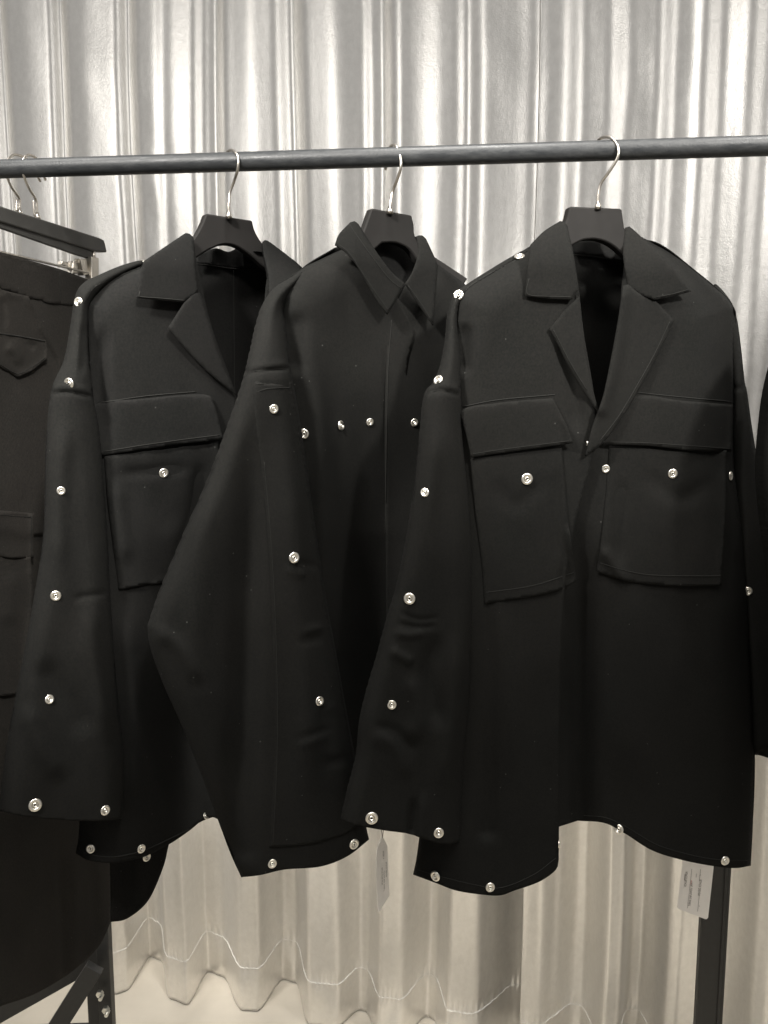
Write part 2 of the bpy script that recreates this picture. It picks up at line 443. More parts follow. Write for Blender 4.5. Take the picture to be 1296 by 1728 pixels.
def curtain(label, low, x0, x1, push):
    root = thing('curtain', label, 'curtain', (round((x0 + x1) / 2, 3), mean_y((x0 + x1) / 2), 0), 'silver curtain lengths behind the rail')
    xs = np.arange(x0, x1, .0022)
    tx = [top_x(p) for p, _ in TOP]; to = [-o / 100 * (.72 - .24 * min(1, max(0, (p - 560) / 240))) for p, o in TOP]
    lx, ly = zip(*[low_xy(p, D) for p, D in low])
    yt = interp(tx, to, xs); yb = interp(lx, ly, xs) - np.array([mean_y(a) for a in xs])
    ker = np.exp(-(np.arange(-12, 13) / 5.0) ** 2); ker /= ker.sum()
    yt = np.convolve(np.pad(yt, 12, 'edge'), ker, 'valid')
    ker = np.exp(-(np.arange(-9, 10) / 2.4) ** 2); ker /= ker.sum()
    yb = np.convolve(np.pad(yb, 9, 'edge'), ker, 'valid')
    ym = mean_y(xs)
    zs = np.concatenate([np.arange(.004, .30, .008), np.arange(.30, 1.3, .02), np.arange(1.3, 2.75, .03)])
    V = []; Y = {}
    for z in zs:
        w = min(1, max(0, (z - .55) / 1.0)); w = w * w * (3 - 2 * w)
        row = ym + yb * (1 - w) + yt * w - push
        for i, x in enumerate(xs):
            nz = noise.noise(Vector((x * 9, z * 1.3, 2))) * .003 + noise.noise(Vector((x * 26, z * 7, 7))) * .0007 * (1 + 4.5 * max(0, .9 - z))
            nz += .0045 * max(0, noise.noise(Vector((x * 3.1, z * 1.7, 31))) + .05) * noise.noise(Vector((x * 17 + z * 6, z * 9, 5)))
            sm = math.exp(-((z - .115) / .012) ** 2)
            nz += sm * (.0016 * math.sin(x * 520 + 3 * math.sin(x * 40)) + .001)
            nz += math.exp(-((z - .07) / .06) ** 2) * .009 * noise.noise(Vector((x * 30, z * 11, 4)))
            V.append((x + noise.noise(Vector((x * 4, z * 1.3, 11))) * .013, row[i] + nz, z))
    n = len(xs); Fc = [(r * n + i, r * n + i + 1, (r + 1) * n + i + 1, (r + 1) * n + i) for r in range(len(zs) - 1) for i in range(n - 1)]
    mk('cloth', V, Fc, root, CUR, solid=.0009)
    r = int(np.argmin(abs(zs - .112)))
    th = [Vector(V[r * n + i]) + Vector((0, -.0016, 0)) for i in range(0, n, 2)]
    tv, tf = tube_pts(th, .0006, 5); mk('hem_stitching', tv, tf, root, THREADW)
    return root
XR = low_xy(877, 1.66)[0]
curtain('silver curtain length on the left, ending behind the long black shirts', LOWL, -1.35, XR + .10, 0)
curtain('silver curtain length on the right, its edge lapping over the left one', LOWR, XR, 1.30, .004)

# ------------------------------------------------------------------ clothes rail
RZ = 1.693
def rail_y(x): return 1.193 - .1187 * x
rack = thing('clothes_rail', 'grey painted steel tube rail that all the hangers hook over', 'clothes rail', (0, rail_y(0), 0))
ends = [(-1.15, rail_y(-1.15), RZ), (1.05, rail_y(1.05), RZ)]
V, Fc = tube_pts([Vector(ends[0]).lerp(Vector(ends[1]), i / 20) for i in range(21)], .0122, 28)
mk('tube', V, Fc, rack, RAIL, auto=50)
for e in ends:
    V, Fc = tube_pts([Vector(e), Vector((e[0], e[1], .01))], .0122, 20); mk('upright', V, Fc, rack, RAIL, auto=50)
    box('foot', (e[0], e[1], .012), (.06, .5, .02), rack, RAIL)

# ------------------------------------------------------------------ snaps
def lathe(profile, seg=20):
    V, Fc = [], []
    for r, z in profile:
        for j in range(seg):
            a = 2 * math.pi * j / seg; V.append((r * math.cos(a), r * math.sin(a), z))
    for i in range(len(profile) - 1):
        for j in range(seg): k = i * seg; Fc.append((k + j, k + (j + 1) % seg, k + seg + (j + 1) % seg, k + seg + j))
    return V, Fc
_pf = [(1.0, 0), (1.0, .10), (.94, .20), (.80, .27), (.62, .25), (.50, .15), (.45, .06), (.41, .06), (.37, .24), (.29, .30), (.22, .27), (.17, .05), (.001, .03)]
_v, _f = lathe(_pf)
SNAP = bpy.data.meshes.new('snap'); SNAP.from_pydata(_v, [], _f); SNAP.materials.append(SNAPM); SNAP.materials.append(SNAPD)
for i, p in enumerate(SNAP.polygons): p.use_smooth = True; p.material_index = 1 if i >= 20 * 11 or 20 * 6 <= i < 20 * 7 else 0
_bm = bmesh.new(); _bm.from_mesh(SNAP); bmesh.ops.recalc_face_normals(_bm, faces=_bm.faces); _bm.to_mesh(SNAP); _bm.free()
def snaps(lst, bvh, parent):
    o0 = origin(parent)
    for s in lst:
        x, y, r = s[:3]
        d = Vector(rays([(x, y)])[0]).normalized()
        h = bvh.ray_cast(Vector(CAM), d)
        if h[0] is None:
            q = bvh.find_nearest(Vector(CAM) + d * 1.2); h = (q[0], q[1], q[2], (q[0] - Vector(CAM)).length)
        n = Vector((0, 0, 0))
        for dx, dy in ((0, 0), (6, 0), (-6, 0), (0, 6), (0, -6)):
            g = bvh.ray_cast(Vector(CAM), Vector(rays([(x + dx, y + dy)])[0]).normalized())
            if g[0] is not None and abs(g[3] - h[3]) < .02: n += g[1] if g[1].dot(d) < 0 else -g[1]
        n = (n.normalized() if n.length else -d) * .75 - d * .25
        n += Vector((random.uniform(-.13, .13), 0, random.uniform(-.13, .13)))
        if len(s) > 3: n = Vector(s[3])
        n.normalize()
        R = r * 1.05 * h[3] / F
        o = bpy.data.objects.new('snap', SNAP); COL.objects.link(o); o.parent = parent
        o.matrix_local = Matrix.Translation(h[0] - o0 + n * (R * .02 + .0004)) @ n.to_track_quat('Z', 'Y').to_matrix().to_4x4() @ Matrix.Rotation(random.uniform(0, 6), 4, 'Z') @ Matrix.Diagonal((R, R, R, 1))

# ------------------------------------------------------------------ hangers
def hook(parent, pl, pts, r=.0019, ferrule=True):
    w = smooth3([pl.at(x, y, o) for x, y, o in pts], 7)
    V, Fc = tube_pts(w, r, 12); mk('hook', V, Fc, parent, STEEL)
    if ferrule:
        b = Vector(w[0])
        V, Fc = lathe([(.0001, .006), (.0023, .006), (.0026, .003), (.0042, .001), (.0044, -.004), (.0001, -.004)], 14)
        mk('ferrule', [Vector(v) + b for v in V], Fc, parent, STEEL)

P1, P2, P3 = Plane(-.200, 1.217, .60), Plane(.010, 1.192, .50), Plane(.275, 1.160, .20)
PT = Plane(-.486, 1.24, 4.6)
def hanger(label, pl, segs, hk, off, thick=.016):
    root = thing('suit_hanger', label, 'hanger', pl.at(hk[0][0], hk[0][1]), 'black wooden hangers holding the jackets')
    m = slab('hanger_body', segs, pl, off, thick, root, WOOD, bevel=.0022)
    hook(root, pl, hk)
    return m
H1 = hanger('black wooden hanger holding the open-collared jacket next to the clip hangers', P1,
       [('f', [(426, 372)]), ('f', [(430, 388), (442, 409), (462, 428), (500, 448)]), ('f', [(522, 462)]), ('f', [(520, 482)]), ('f', [(480, 470), (452, 455), (430, 436)]),
        ('f', [(414, 424), (395, 414), (375, 413), (352, 422)]), ('f', [(335, 433), (300, 458), (240, 480)]), ('f', [(200, 486)]), ('f', [(200, 470)]), ('f', [(262, 440), (300, 422), (324, 405), (338, 384), (348, 360)])],
       [(386, 364, 0), (386, 345, 0), (388, 325, -.001), (395, 306, .006), (401, 286, .018), (402, 268, .019), (396, 256, .010), (388, 253.5, -.004), (380, 262, -.018), (379, 276, -.019), (384, 284, -.014)], -.004)
H2 = hanger('black wooden hanger tucked inside the shirt collar that is buttoned up', P2,
       [('f', [(695, 363)]), ('f', [(699, 380), (701, 398), (716, 420), (760, 450)]), ('f', [(790, 470)]), ('f', [(780, 485)]), ('f', [(735, 465), (705, 440)]),
        ('f', [(690, 420), (668, 410), (645, 410)]), ('f', [(622, 430), (580, 460)]), ('f', [(530, 480)]), ('f', [(530, 462)]), ('f', [(575, 440), (602, 415), (614, 388), (627, 351)])],
       [(658, 356, 0), (659, 342, 0), (663, 322, 0), (670, 303, .010), (676, 284, .019), (676, 266, .018), (669, 248, .008), (662, 245, -.004), (654, 254, -.018), (650, 270, -.022), (651, 286, -.018)], -.002)
H3 = hanger('black wooden hanger holding the longest jacket, its hook furthest right on the rail', P3,
       [('f', [(1050, 352)]), ('f', [(1053, 375), (1058, 392), (1085, 420), (1130, 448)]), ('f', [(1170, 470)]), ('f', [(1160, 490)]), ('f', [(1100, 465), (1056, 433)]),
        ('f', [(1032, 413), (1008, 404), (985, 405), (968, 413)]), ('f', [(940, 430), (880, 462)]), ('f', [(840, 478)]), ('f', [(840, 460)]), ('f', [(900, 425), (935, 398), (953, 378), (962, 348)])],
       [(1009, 348, 0), (1009, 334, 0), (1014, 310, .002), (1029, 288, .012), (1042, 266, .019), (1043, 249, .018), (1034, 235, .009), (1022, 231, -.003), (1010, 236, -.016), (1003, 250, -.022), (1006, 264, -.018)], 0)

# ------------------------------------------------------------------ jacket behind on the left (J1)
G = 'black garments hanging on the rail'
J1 = thing('jacket', 'black open-collared jacket with flap chest pocket, closest to the hanging trousers', 'jacket', (-.2, 1.217, .75), G)
j1back = sheet('back_panel', [('f', [(345, 424), (368, 420), (385, 425), (402, 420), (428, 424)]), ('t', [(470, 432), (508, 452), (545, 500), (575, 640), (580, 900), (560, 1200), (520, 1400)]),
       ('f', [(400, 1378), (350, 1382), (300, 1412), (285, 1425)]), ('f', [(275, 1465), (250, 1520), (215, 1550), (187, 1556)]), ('f', [(186, 1444)]), ('f', [(150, 1440)]), ('t', [(146, 1400), (150, 1000), (150, 700), (140, 520), (180, 470), (242, 443)]), ('f', [(325, 405)])],
       P1, J1, FAB2, T=.05, sign=-1, R=60, seed=1, folds=[([(235, 1440), (230, 1550)], 14, .008, 0)], wob=.003)
j1front = sheet('front_panel', [('t', [(242, 441), (285, 415), (325, 402)]), ('f', [(340, 480), (360, 560), (400, 668)]), ('f', [(404, 800), (396, 1000), (385, 1200), (372, 1384)]), ('f', [(350, 1379), (318, 1403), (285, 1425), (240, 1447), (190, 1456), (150, 1452), (128, 1440)]),
       ('t', [(134, 1390), (140, 1200), (146, 900), (142, 700), (134, 520), (150, 492), (180, 466), (205, 453)])],
       P1, J1, FAB2, T=.04, R=60, seed=2, T_low=.05, wob=.002,
       folds=[([(175, 540), (168, 640), (178, 760)], 12, -.010), ([(205, 1000), (225, 1200), (220, 1400)], 22, .010), ([(360, 700), (350, 900), (320, 1200), (310, 1500)], 55, -.045, 2), ([(215, 790), (260, 850), (300, 900)], 20, -.004)])
j1fr = sheet('front_panel', [('t', [(443, 408), (475, 425), (508, 450), (545, 500), (575, 640)]), ('t', [(580, 900), (560, 1200), (520, 1400)]), ('f', [(400, 1382)]), ('f', [(396, 1000), (404, 668)]), ('f', [(440, 560), (450, 470)])],
       P1, J1, FAB2, T=.03, R=60, seed=3)
B1 = bvh_of(j1front, j1fr)
bag = sheet('chest_pocket', [('f', [(368, 745)]), ('f', [(372, 850), (352, 985)]), ('f', [(285, 984), (240, 988), (200, 996)]), ('f', [(192, 930), (182, 850), (176, 770)])], Over(B1, P1, .04), J1, FAB2, off=.0028, lip=.0006, smooth_t=12, seed=4, wob=.0015,
      folds=[([(340, 770), (330, 870), (300, 960)], 12, -.005), ([(195, 800), (215, 960)], 14, .005), ([(190, 800), (330, 790)], 10, -.003)])
flp = sheet('pocket_flap', [('f', [(157, 684), (250, 672), (330, 665), (355, 668)]), ('f', [(367, 700), (376, 741)]), ('f', [(300, 750), (230, 760), (170, 769)]), ('f', [(160, 730)])], Over(B1, P1, .04), J1, FAB2, off=.005, lip=.0006, smooth_t=12, seed=5)
B1 = bvh_of(j1front, j1fr, bag, flp)
lap = sheet('lapel', [('f', [(333, 490), (350, 530), (372, 600), (400, 668)]), ('f', [(344, 621), (283, 554)]), ('f', [(310, 512)])], P1, J1, FAB2, off=lambda x, y: .0545 - .00002 * (x - 283), lip=.0006, thick=.0018, seed=6)
col = sheet('collar_leaf', [('f', [(270, 422), (313, 393)]), ('f', [(326, 400), (330, 440), (336, 492)]), ('f', [(311, 511)]), ('f', [(270, 507), (231, 503)]), ('f', [(236, 470), (242, 441)])], P1, J1, FAB2, off=lambda x, y: .0545 - .0006 * np.clip(460 - y, 0, 80) ** 2 / 160 + .0001 * (x - 230) * 0, lip=.0006, thick=.0018, seed=7)
sheet('collar_leaf', [('f', [(444, 407), (475, 423), (510, 452)]), ('f', [(500, 500)]), ('f', [(458, 520), (454, 470)])], P1, J1, FAB2, off=lambda x, y: .012 + .0005 * np.clip(y - 410, 0, 80), lip=.0006, thick=.0018, seed=8)
nb = sheet('collar_band', [('f', [(345, 424), (366, 419), (385, 425), (402, 419), (430, 424), (446, 440)]), ('f', [(448, 452)]), ('f', [(400, 452), (360, 447), (331, 444)]), ('f', [(333, 430)])], P1, J1, LIN, off=-.040, thick=.0018, seed=9, folds=[([(362, 425), (368, 445)], 9, .006, 0), ([(403, 424), (400, 448)], 9, .006, 0)], step=4)
Bb = bvh_of(nb, j1back)
seam([(331, 445), (360, 449), (400, 454), (450, 454)], Bb, J1, THR, .0009); seam([(394, 455), (395, 560), (396, 660)], Bb, J1, THR)
seam([(236, 492), (234, 500), (268, 503), (311, 507)], bvh_of(col), J1, THR)
seam([(320, 1399), (285, 1416), (240, 1436), (190, 1446), (150, 1441), (132, 1430)], bvh_of(j1front), J1, THR)
seam([(166, 680), (250, 668), (330, 661)], bvh_of(j1front, flp), J1, THR); seam([(176, 762), (230, 753), (300, 743), (371, 734)], bvh_of(flp), J1, THR)
sl1 = sheet('sleeve', [('t', [(240, 440), (205, 449), (165, 466), (142, 478), (128, 500), (118, 560), (108, 610), (87, 662), (78, 760), (74, 900), (58, 1010), (36, 1130), (12, 1260), (0, 1368)]), ('f', [(40, 1377), (100, 1383), (160, 1385), (205, 1382)]),
       ('t', [(209, 1290), (198, 1180), (186, 1020), (180, 900), (168, 740), (157, 672), (150, 600), (149, 530), (158, 505), (185, 478), (215, 460), (241, 447)])],
       P1, J1, FAB, off=lambda x, y: .012 + .033 * np.clip((y - 455) / 200, 0, 1), T=.022, T_low=.035, R=38, tube=True, step=4, seed=10, wob=.0025,
       folds=[([(84, 667), (110, 661), (155, 670)], 3.2, -.0035, 0), ([(84, 658), (110, 652), (155, 661)], 5, .0012, 0), ([(140, 540), (138, 640)], 8, -.004), ([(60, 1110), (110, 1180), (150, 1250)], 22, -.006), ([(40, 1180), (70, 1260), (110, 1320)], 20, .006),
              ([(150, 1000), (160, 1120), (190, 1260)], 18, .005), ([(110, 700), (95, 850), (100, 980)], 18, .005), ([(185, 1000), (120, 1010)], 6, -.002)])
S1 = bvh_of(sl1)
seam([(84, 666), (110, 660), (156, 670)], S1, J1, THR, .001); seam([(130, 518), (132, 560), (130, 600), (126, 640)], S1, J1, THR); seam([(3, 1336), (60, 1343), (130, 1350), (205, 1349)], S1, J1, THR)
seam([(185, 1006), (150, 1003), (115, 1001)], S1, J1, THR, .0005); seam([(186, 1030), (150, 1026), (115, 1025)], S1, J1, THR, .0005)
seam([(236, 452), (190, 470), (160, 484), (148, 500), (140, 512)], bvh_of(sl1, j1front), J1, THR, .0009)
snaps([(133, 510, 7.5, (-.3, -1, .1)), (117, 647, 8.5, (-.35, -1, -.1)), (103, 828, 6.5), (94, 1005, 8), (83, 1180, 7), (59, 1358, 9.5), (177, 1367, 7.5)], S1, J1)
snaps([(236, 442, 8, (-.3, -.5, 1)), (276, 798, 7.5), (153, 1432, 6.5), (238, 1432, 6.5), (347, 1377, 5.5, (.9, -.3, .5))], bvh_of(j1front, bag, j1back), J1)
snaps([(247, 1446, 6.5)], bvh_of(j1back), J1)

# ------------------------------------------------------------------ shirt in the middle (J2)
J2 = thing('shirt', 'black long-sleeved shirt with closed pointed collar hanging between two open-collared jackets', 'shirt', (.01, 1.192, .75), G)
j2back = sheet('back_panel', [('f', [(600, 395), (650, 400), (706, 400)]), ('t', [(733, 452), (766, 482), (808, 526), (840, 700), (840, 1000), (830, 1340)]), ('f', [(700, 1350), (500, 1350)]), ('t', [(470, 1200), (470, 700), (480, 500), (510, 455), (565, 420)])],
       P2, J2, FAB, T=.05, sign=-1, R=60, seed=11)
j2front = sheet('front_panel', [('t', [(505, 456), (540, 438), (570, 424), (590, 415)]), ('f', [(655, 470)]), ('f', [(700, 560)]), ('f', [(684, 700), (680, 1330)]), ('f', [(600, 1340), (480, 1330)]), ('t', [(462, 1000), (458, 700), (462, 560), (470, 492)])],
       P2, J2, FAB, T=.045, T_low=.035, R=70, seed=12, wob=.0025,
       folds=[([(508, 500), (538, 700), (552, 1000), (580, 1300)], 18, .014, 2), ([(645, 620), (640, 900), (630, 1340), (630, 1500)], 85, -.055, 2), ([(500, 520), (500, 640)], 16, -.008), ([(652, 560), (650, 800)], 3.5, -.002)])
j2fr = sheet('front_panel', [('t', [(715, 425), (740, 447), (778, 475), (820, 520), (850, 700)]), ('t', [(850, 1000), (840, 1340)]), ('f', [(700, 1330)]), ('f', [(650, 1325)]), ('f', [(652, 1000), (650, 700), (657, 535)]), ('f', [(690, 470)])],
       P2, J2, FAB, off=.002, T=.042, R=70, seed=13, wob=.002, folds=[([(645, 620), (640, 900), (630, 1340), (630, 1500)], 85, -.055, 2)])
B2 = bvh_of(j2front, j2fr)
seam([(661, 540), (655, 620), (653, 700), (650, 900)], B2, J2, THR, .0005)
cl = sheet('collar_leaf', [('f', [(572, 395), (591, 375)]), ('f', [(598, 373), (605, 378)]), ('f', [(632, 420), (660, 458), (684, 479)]), ('f', [(670, 505), (654, 531)]), ('f', [(638, 510), (615, 470), (600, 445), (582, 424)]), ('f', [(565, 413)])], P2, J2, FAB,
       off=lambda x, y: .062 - .0006 * np.clip(450 - y, 0, 90) ** 2 / 160 - .00015 * np.clip(600 - x, 0, 80), lip=.0006, thick=.0018, seed=14, step=4)
cr2 = sheet('collar_leaf', [('f', [(712, 397), (719, 403)]), ('f', [(728, 422), (739, 447)]), ('f', [(737, 480), (731, 549)]), ('f', [(706, 513), (684, 479)]), ('f', [(697, 457), (706, 425), (703, 398)])], P2, J2, FAB,
       off=lambda x, y: .060 - .0007 * np.clip(460 - y, 0, 90) ** 2 / 160, lip=.0006, thick=.0018, seed=15, step=4)
seam([(590, 379), (622, 425), (655, 468), (677, 487)], bvh_of(cl), J2, THR, .0005); seam([(574, 414), (592, 430), (622, 476), (655, 523)], bvh_of(cl), J2, THR, .0005)
seam([(689, 482), (710, 512), (728, 540)], bvh_of(cr2), J2, THR, .0005)
sheet('collar_band', [('f', [(640, 412), (668, 408), (700, 420)]), ('f', [(712, 440)]), ('f', [(684, 492)]), ('f', [(650, 462), (628, 430)])], P2, J2, LIN, off=-.030, thick=.0018, seed=16, step=4)
sl2 = sheet('sleeve', [('t', [(520, 452), (490, 470), (464, 486), (446, 510), (434, 545), (424, 590), (412, 640), (392, 700), (352, 810), (312, 900), (270, 1000), (250, 1058)]), ('t', [(254, 1090), (275, 1150), (310, 1230), (342, 1310), (372, 1392), (390, 1440), (408, 1480)]),
       ('f', [(440, 1476), (480, 1467), (540, 1462), (585, 1445), (622, 1417)]), ('t', [(617, 1395), (608, 1340), (598, 1275), (584, 1200), (566, 1100), (548, 1000), (530, 880), (513, 760), (500, 680), (489, 620), (482, 560), (478, 520), (492, 490)])],
       P2, J2, FAB, off=lambda x, y: .008 + .042 * np.clip((y - 460) / 180, 0, 1), T=.026, T_low=.035, R=34, tube=True, step=4, seed=17, wob=.002,
       folds=[([(413, 633), (430, 627), (489, 622)], 3.2, -.0035, 0), ([(416, 624), (432, 618), (488, 613)], 5, .0012, 0), ([(436, 650), (428, 780), (420, 950), (410, 1200), (400, 1430)], 26, -.018, 2), ([(372, 760), (345, 900), (330, 1060), (380, 1300)], 30, .010),
              ([(470, 700), (490, 850), (500, 1000), (520, 1200), (520, 1400)], 24, .010), ([(480, 962), (520, 972)], 6, .0018), ([(500, 948), (540, 958)], 6, -.0015), ([(510, 1068), (548, 1056)], 5, .0022), ([(500, 1085), (548, 1074)], 8, -.002),
              ([(495, 1250), (560, 1228)], 4, -.0025), ([(500, 1262), (560, 1240)], 6, .0015), ([(530, 1200), (578, 1192)], 6, .0012), ([(540, 1290), (590, 1280)], 8, -.002), ([(254, 1060), (300, 1090), (340, 1160)], 14, .005)])
S2 = bvh_of(sl2)
pk = sheet('sleeve_placket', [('f', [(427, 654), (450, 648), (491, 646)]), ('f', [(499, 690), (511, 762), (528, 880), (546, 1000), (564, 1100), (582, 1200), (596, 1278), (606, 1345), (612, 1388)]), ('f', [(580, 1408), (520, 1424), (455, 1430)]), ('f', [(462, 1250), (460, 1080), (452, 920), (440, 780)])], Over(S2, P2, .06), J2, FAB, off=.0022, lip=.0006, smooth_t=3, step=4, seed=60)
S2 = bvh_of(sl2, pk)
seam([(433, 662), (452, 656), (490, 654)], S2, J2, THR, .0005); seam([(446, 780), (458, 920), (466, 1080), (468, 1250), (461, 1420)], S2, J2, THR, .0005)
seam([(414, 631), (430, 626), (489, 621)], S2, J2, THR, .001); seam([(425, 660), (425, 650), (450, 647), (492, 645)], S2, J2, THR, .0005); seam([(402, 1434), (460, 1432), (540, 1425), (580, 1412), (618, 1385)], S2, J2, THR, .0005)
seam([(440, 520), (428, 590), (420, 630)], S2, J2, THR, .0006)
snaps([(462, 690, 7.5), (496, 941, 9), (539, 1183, 7.5), (597, 1424, 8, (.6, -1, 0)), (459, 1457, 7)], S2, J2)
snaps([(513, 732, 8), (575, 718, 8, (.9, -.6, .1)), (624, 712, 6.3), (699, 713, 6.3)], B2, J2)

# ------------------------------------------------------------------ jacket on the right (J3)
J3 = thing('jacket', 'longest black jacket with two flap chest pockets, hanging rightmost of the full garments', 'jacket', (.275, 1.16, .7), G)
j3back = sheet('back_panel', [('f', [(900, 412)]), ('f', [(955, 408), (1010, 412), (1065, 405)]), ('t', [(1110, 412), (1165, 452), (1232, 512), (1240, 560), (1240, 700), (1262, 990), (1272, 1270), (1266, 1440)]), ('f', [(1150, 1380), (1000, 1370), (800, 1400), (712, 1420)]),
       ('t', [(740, 1200), (750, 900), (752, 650), (765, 520), (830, 455)])], P3, J3, FAB, T=.06, sign=-1, R=70, seed=21)
j3r = sheet('front_panel', [('t', [(1062, 398), (1110, 415), (1150, 440), (1165, 452), (1200, 480), (1232, 510), (1238, 540), (1238, 700), (1240, 790), (1252, 880), (1262, 990), (1268, 1130), (1273, 1270)]), ('t', [(1271, 1380), (1267, 1461)]), ('f', [(1240, 1465), (1200, 1461), (1150, 1451), (1100, 1435), (1055, 1407), (1020, 1389), (975, 1385)]),
       ('f', [(915, 1404)]), ('f', [(910, 1200), (915, 1000), (930, 880), (955, 800), (1000, 745)]), ('f', [(1040, 600), (1050, 470)])],
       P3, J3, FAB, T=.045, T_low=.055, R=75, seed=22, wob=.0025, folds=[([(965, 850), (975, 1000), (975, 1200), (975, 1380)], 30, -.034, 2), ([(1010, 800), (1030, 950), (1060, 1100), (1080, 1400)], 40, .006), ([(1228, 770), (1236, 860), (1246, 960)], 12, .004), ([(1180, 1000), (1190, 1400)], 30, -.004)])
j3l = sheet('front_panel', [('t', [(775, 492), (830, 457), (895, 418), (945, 390)]), ('f', [(975, 480)]), ('f', [(985, 560), (1006, 700), (996, 790)]), ('f', [(976, 860), (957, 960), (949, 1060), (945, 1200), (943, 1450)]), ('f', [(938, 1468), (910, 1488), (868, 1503), (845, 1511), (815, 1510), (770, 1503), (735, 1490), (697, 1476)]),
       ('t', [(705, 1432), (720, 1300), (740, 1100), (752, 900), (752, 700), (762, 540)])],
       P3, J3, FAB, off=.012, T=.045, T_low=.055, R=65, seed=23, wob=.0025, folds=[([(800, 780), (815, 900), (822, 1100), (822, 1400)], 16, -.008, 2), ([(860, 1020), (875, 1250), (870, 1500)], 30, .008, 2), ([(940, 560), (965, 640), (975, 740)], 14, -.008), ([(785, 540), (782, 640)], 10, -.008)])
B3 = bvh_of(j3r, j3l)
bagl = sheet('chest_pocket', [('f', [(948, 752)]), ('f', [(953, 820), (961, 900), (973, 981)]), ('f', [(945, 995), (900, 1006), (860, 1012), (818, 1019)]), ('f', [(812, 940), (802, 860), (794, 774)])], Over(B3, P3, .05), J3, FAB, off=.0035, lip=.0006, smooth_t=15, seed=24, wob=.0015,
       folds=[([(830, 800), (870, 850), (930, 800)], 16, -.003), ([(935, 780), (942, 880), (950, 960)], 10, -.003), ([(965, 900), (966, 985)], 8, .006, 0)])
bagr = sheet('chest_pocket', [('f', [(1226, 760)]), ('f', [(1226, 860), (1217, 988)]), ('f', [(1160, 989), (1110, 987), (1055, 980), (1007, 965)]), ('f', [(1018, 880), (1028, 752)])], Over(B3, P3, .05), J3, FAB, off=.0035, lip=.0006, smooth_t=15, seed=25, wob=.0015,
       folds=[([(1012, 920), (1040, 960), (1060, 990)], 10, .006), ([(1052, 800), (1046, 880), (1050, 960)], 12, -.004), ([(1080, 790), (1150, 840), (1210, 800)], 16, -.003)])
fl1 = sheet('pocket_flap', [('f', [(780, 692), (840, 680), (890, 675), (933, 672)]), ('f', [(950, 706), (968, 748)]), ('f', [(900, 757), (850, 764), (795, 772)]), ('f', [(786, 730)])], Over(B3, P3, .05), J3, FAB, off=.0065, lip=.0006, smooth_t=15, seed=26, folds=[([(955, 690), (962, 745)], 7, .005, 0)])
fl2 = sheet('pocket_flap', [('f', [(1075, 668), (1150, 676), (1237, 683)]), ('f', [(1237, 720), (1234, 763)]), ('f', [(1160, 760), (1090, 752), (1015, 750)]), ('f', [(1040, 700)])], Over(B3, P3, .05), J3, FAB, off=.0065, lip=.0006, smooth_t=15, seed=27)
B3 = bvh_of(j3r, j3l, bagl, bagr, fl1, fl2)
ll = sheet('lapel', [('f', [(977, 490), (985, 560), (997, 640), (1012, 700)]), ('f', [(985, 660), (958, 615), (940, 578), (927, 555)]), ('f', [(952, 525), (977, 500)])], P3, J3, FAB, off=.0635, lip=.0006, thick=.0018, seed=28)
lr = sheet('lapel', [('f', [(1060, 480), (1080, 496), (1103, 504)]), ('f', [(1138, 541)]), ('f', [(1110, 600), (1080, 655), (1050, 705), (1020, 745), (988, 770)]), ('f', [(1000, 720), (1018, 670), (1032, 600), (1045, 530), (1052, 482)])], P3, J3, FAB, off=lambda x, y: .054 + .016 * np.clip((1100 - x) / 90, 0, 1), lip=.0006, thick=.0018, seed=29, folds=[([(1052, 500), (1040, 600), (1015, 690)], 12, .006, 0)])
c3l = sheet('collar_leaf', [('f', [(918, 390), (945, 373)]), ('f', [(953, 374), (958, 382)]), ('f', [(968, 430), (977, 488)]), ('f', [(965, 506)]), ('f', [(925, 504), (886, 500)]), ('f', [(890, 460), (895, 413)])], P3, J3, FAB, off=lambda x, y: .065 - .0007 * np.clip(460 - y, 0, 90) ** 2 / 160, lip=.0006, thick=.0018, seed=30)
c3r = sheet('collar_leaf', [('f', [(1062, 382), (1085, 402), (1110, 425), (1140, 456)]), ('f', [(1167, 492)]), ('f', [(1135, 500), (1105, 506)]), ('f', [(1080, 497), (1060, 486)]), ('f', [(1052, 430), (1055, 384)])], P3, J3, FAB, off=lambda x, y: .0575 - .0006 * np.clip(470 - y, 0, 90) ** 2 / 160, lip=.0006, thick=.0018, seed=31)
cb = sheet('collar_band', [('f', [(962, 408), (1010, 404), (1062, 420)]), ('f', [(1062, 444)]), ('f', [(1010, 433), (966, 428)])], P3, J3, LIN, off=-.045, thick=.0018, seed=32)
seam([(964, 429), (1010, 434), (1060, 445)], bvh_of(cb, j3back), J3, THR, .0009)
seam([(893, 470), (890, 496), (925, 500), (964, 501)], bvh_of(c3l), J3, THR, .0005); seam([(1108, 501), (1135, 496), (1160, 489)], bvh_of(c3r), J3, THR, .0005)
seam([(934, 557), (945, 578), (963, 613), (990, 658)], bvh_of(ll), J3, THR, .0005); seam([(1130, 543), (1104, 598), (1074, 652), (1044, 702), (1012, 744)], bvh_of(lr), J3, THR, .0005)
seam([(782, 686), (840, 675), (936, 666)], bvh_of(j3l, fl1), J3, THR); seam([(798, 766), (850, 758), (960, 744)], bvh_of(fl1), J3, THR, .0005)
seam([(1072, 662), (1150, 670), (1237, 678)], bvh_of(j3r, fl2), J3, THR); seam([(1030, 746), (1100, 748), (1232, 757)], bvh_of(fl2), J3, THR, .0005)
seam([(820, 1000), (900, 988), (968, 966)], bvh_of(bagl), J3, THR, .0005); seam([(1012, 950), (1060, 964), (1110, 971), (1216, 972)], bvh_of(bagr), J3, THR, .0005)
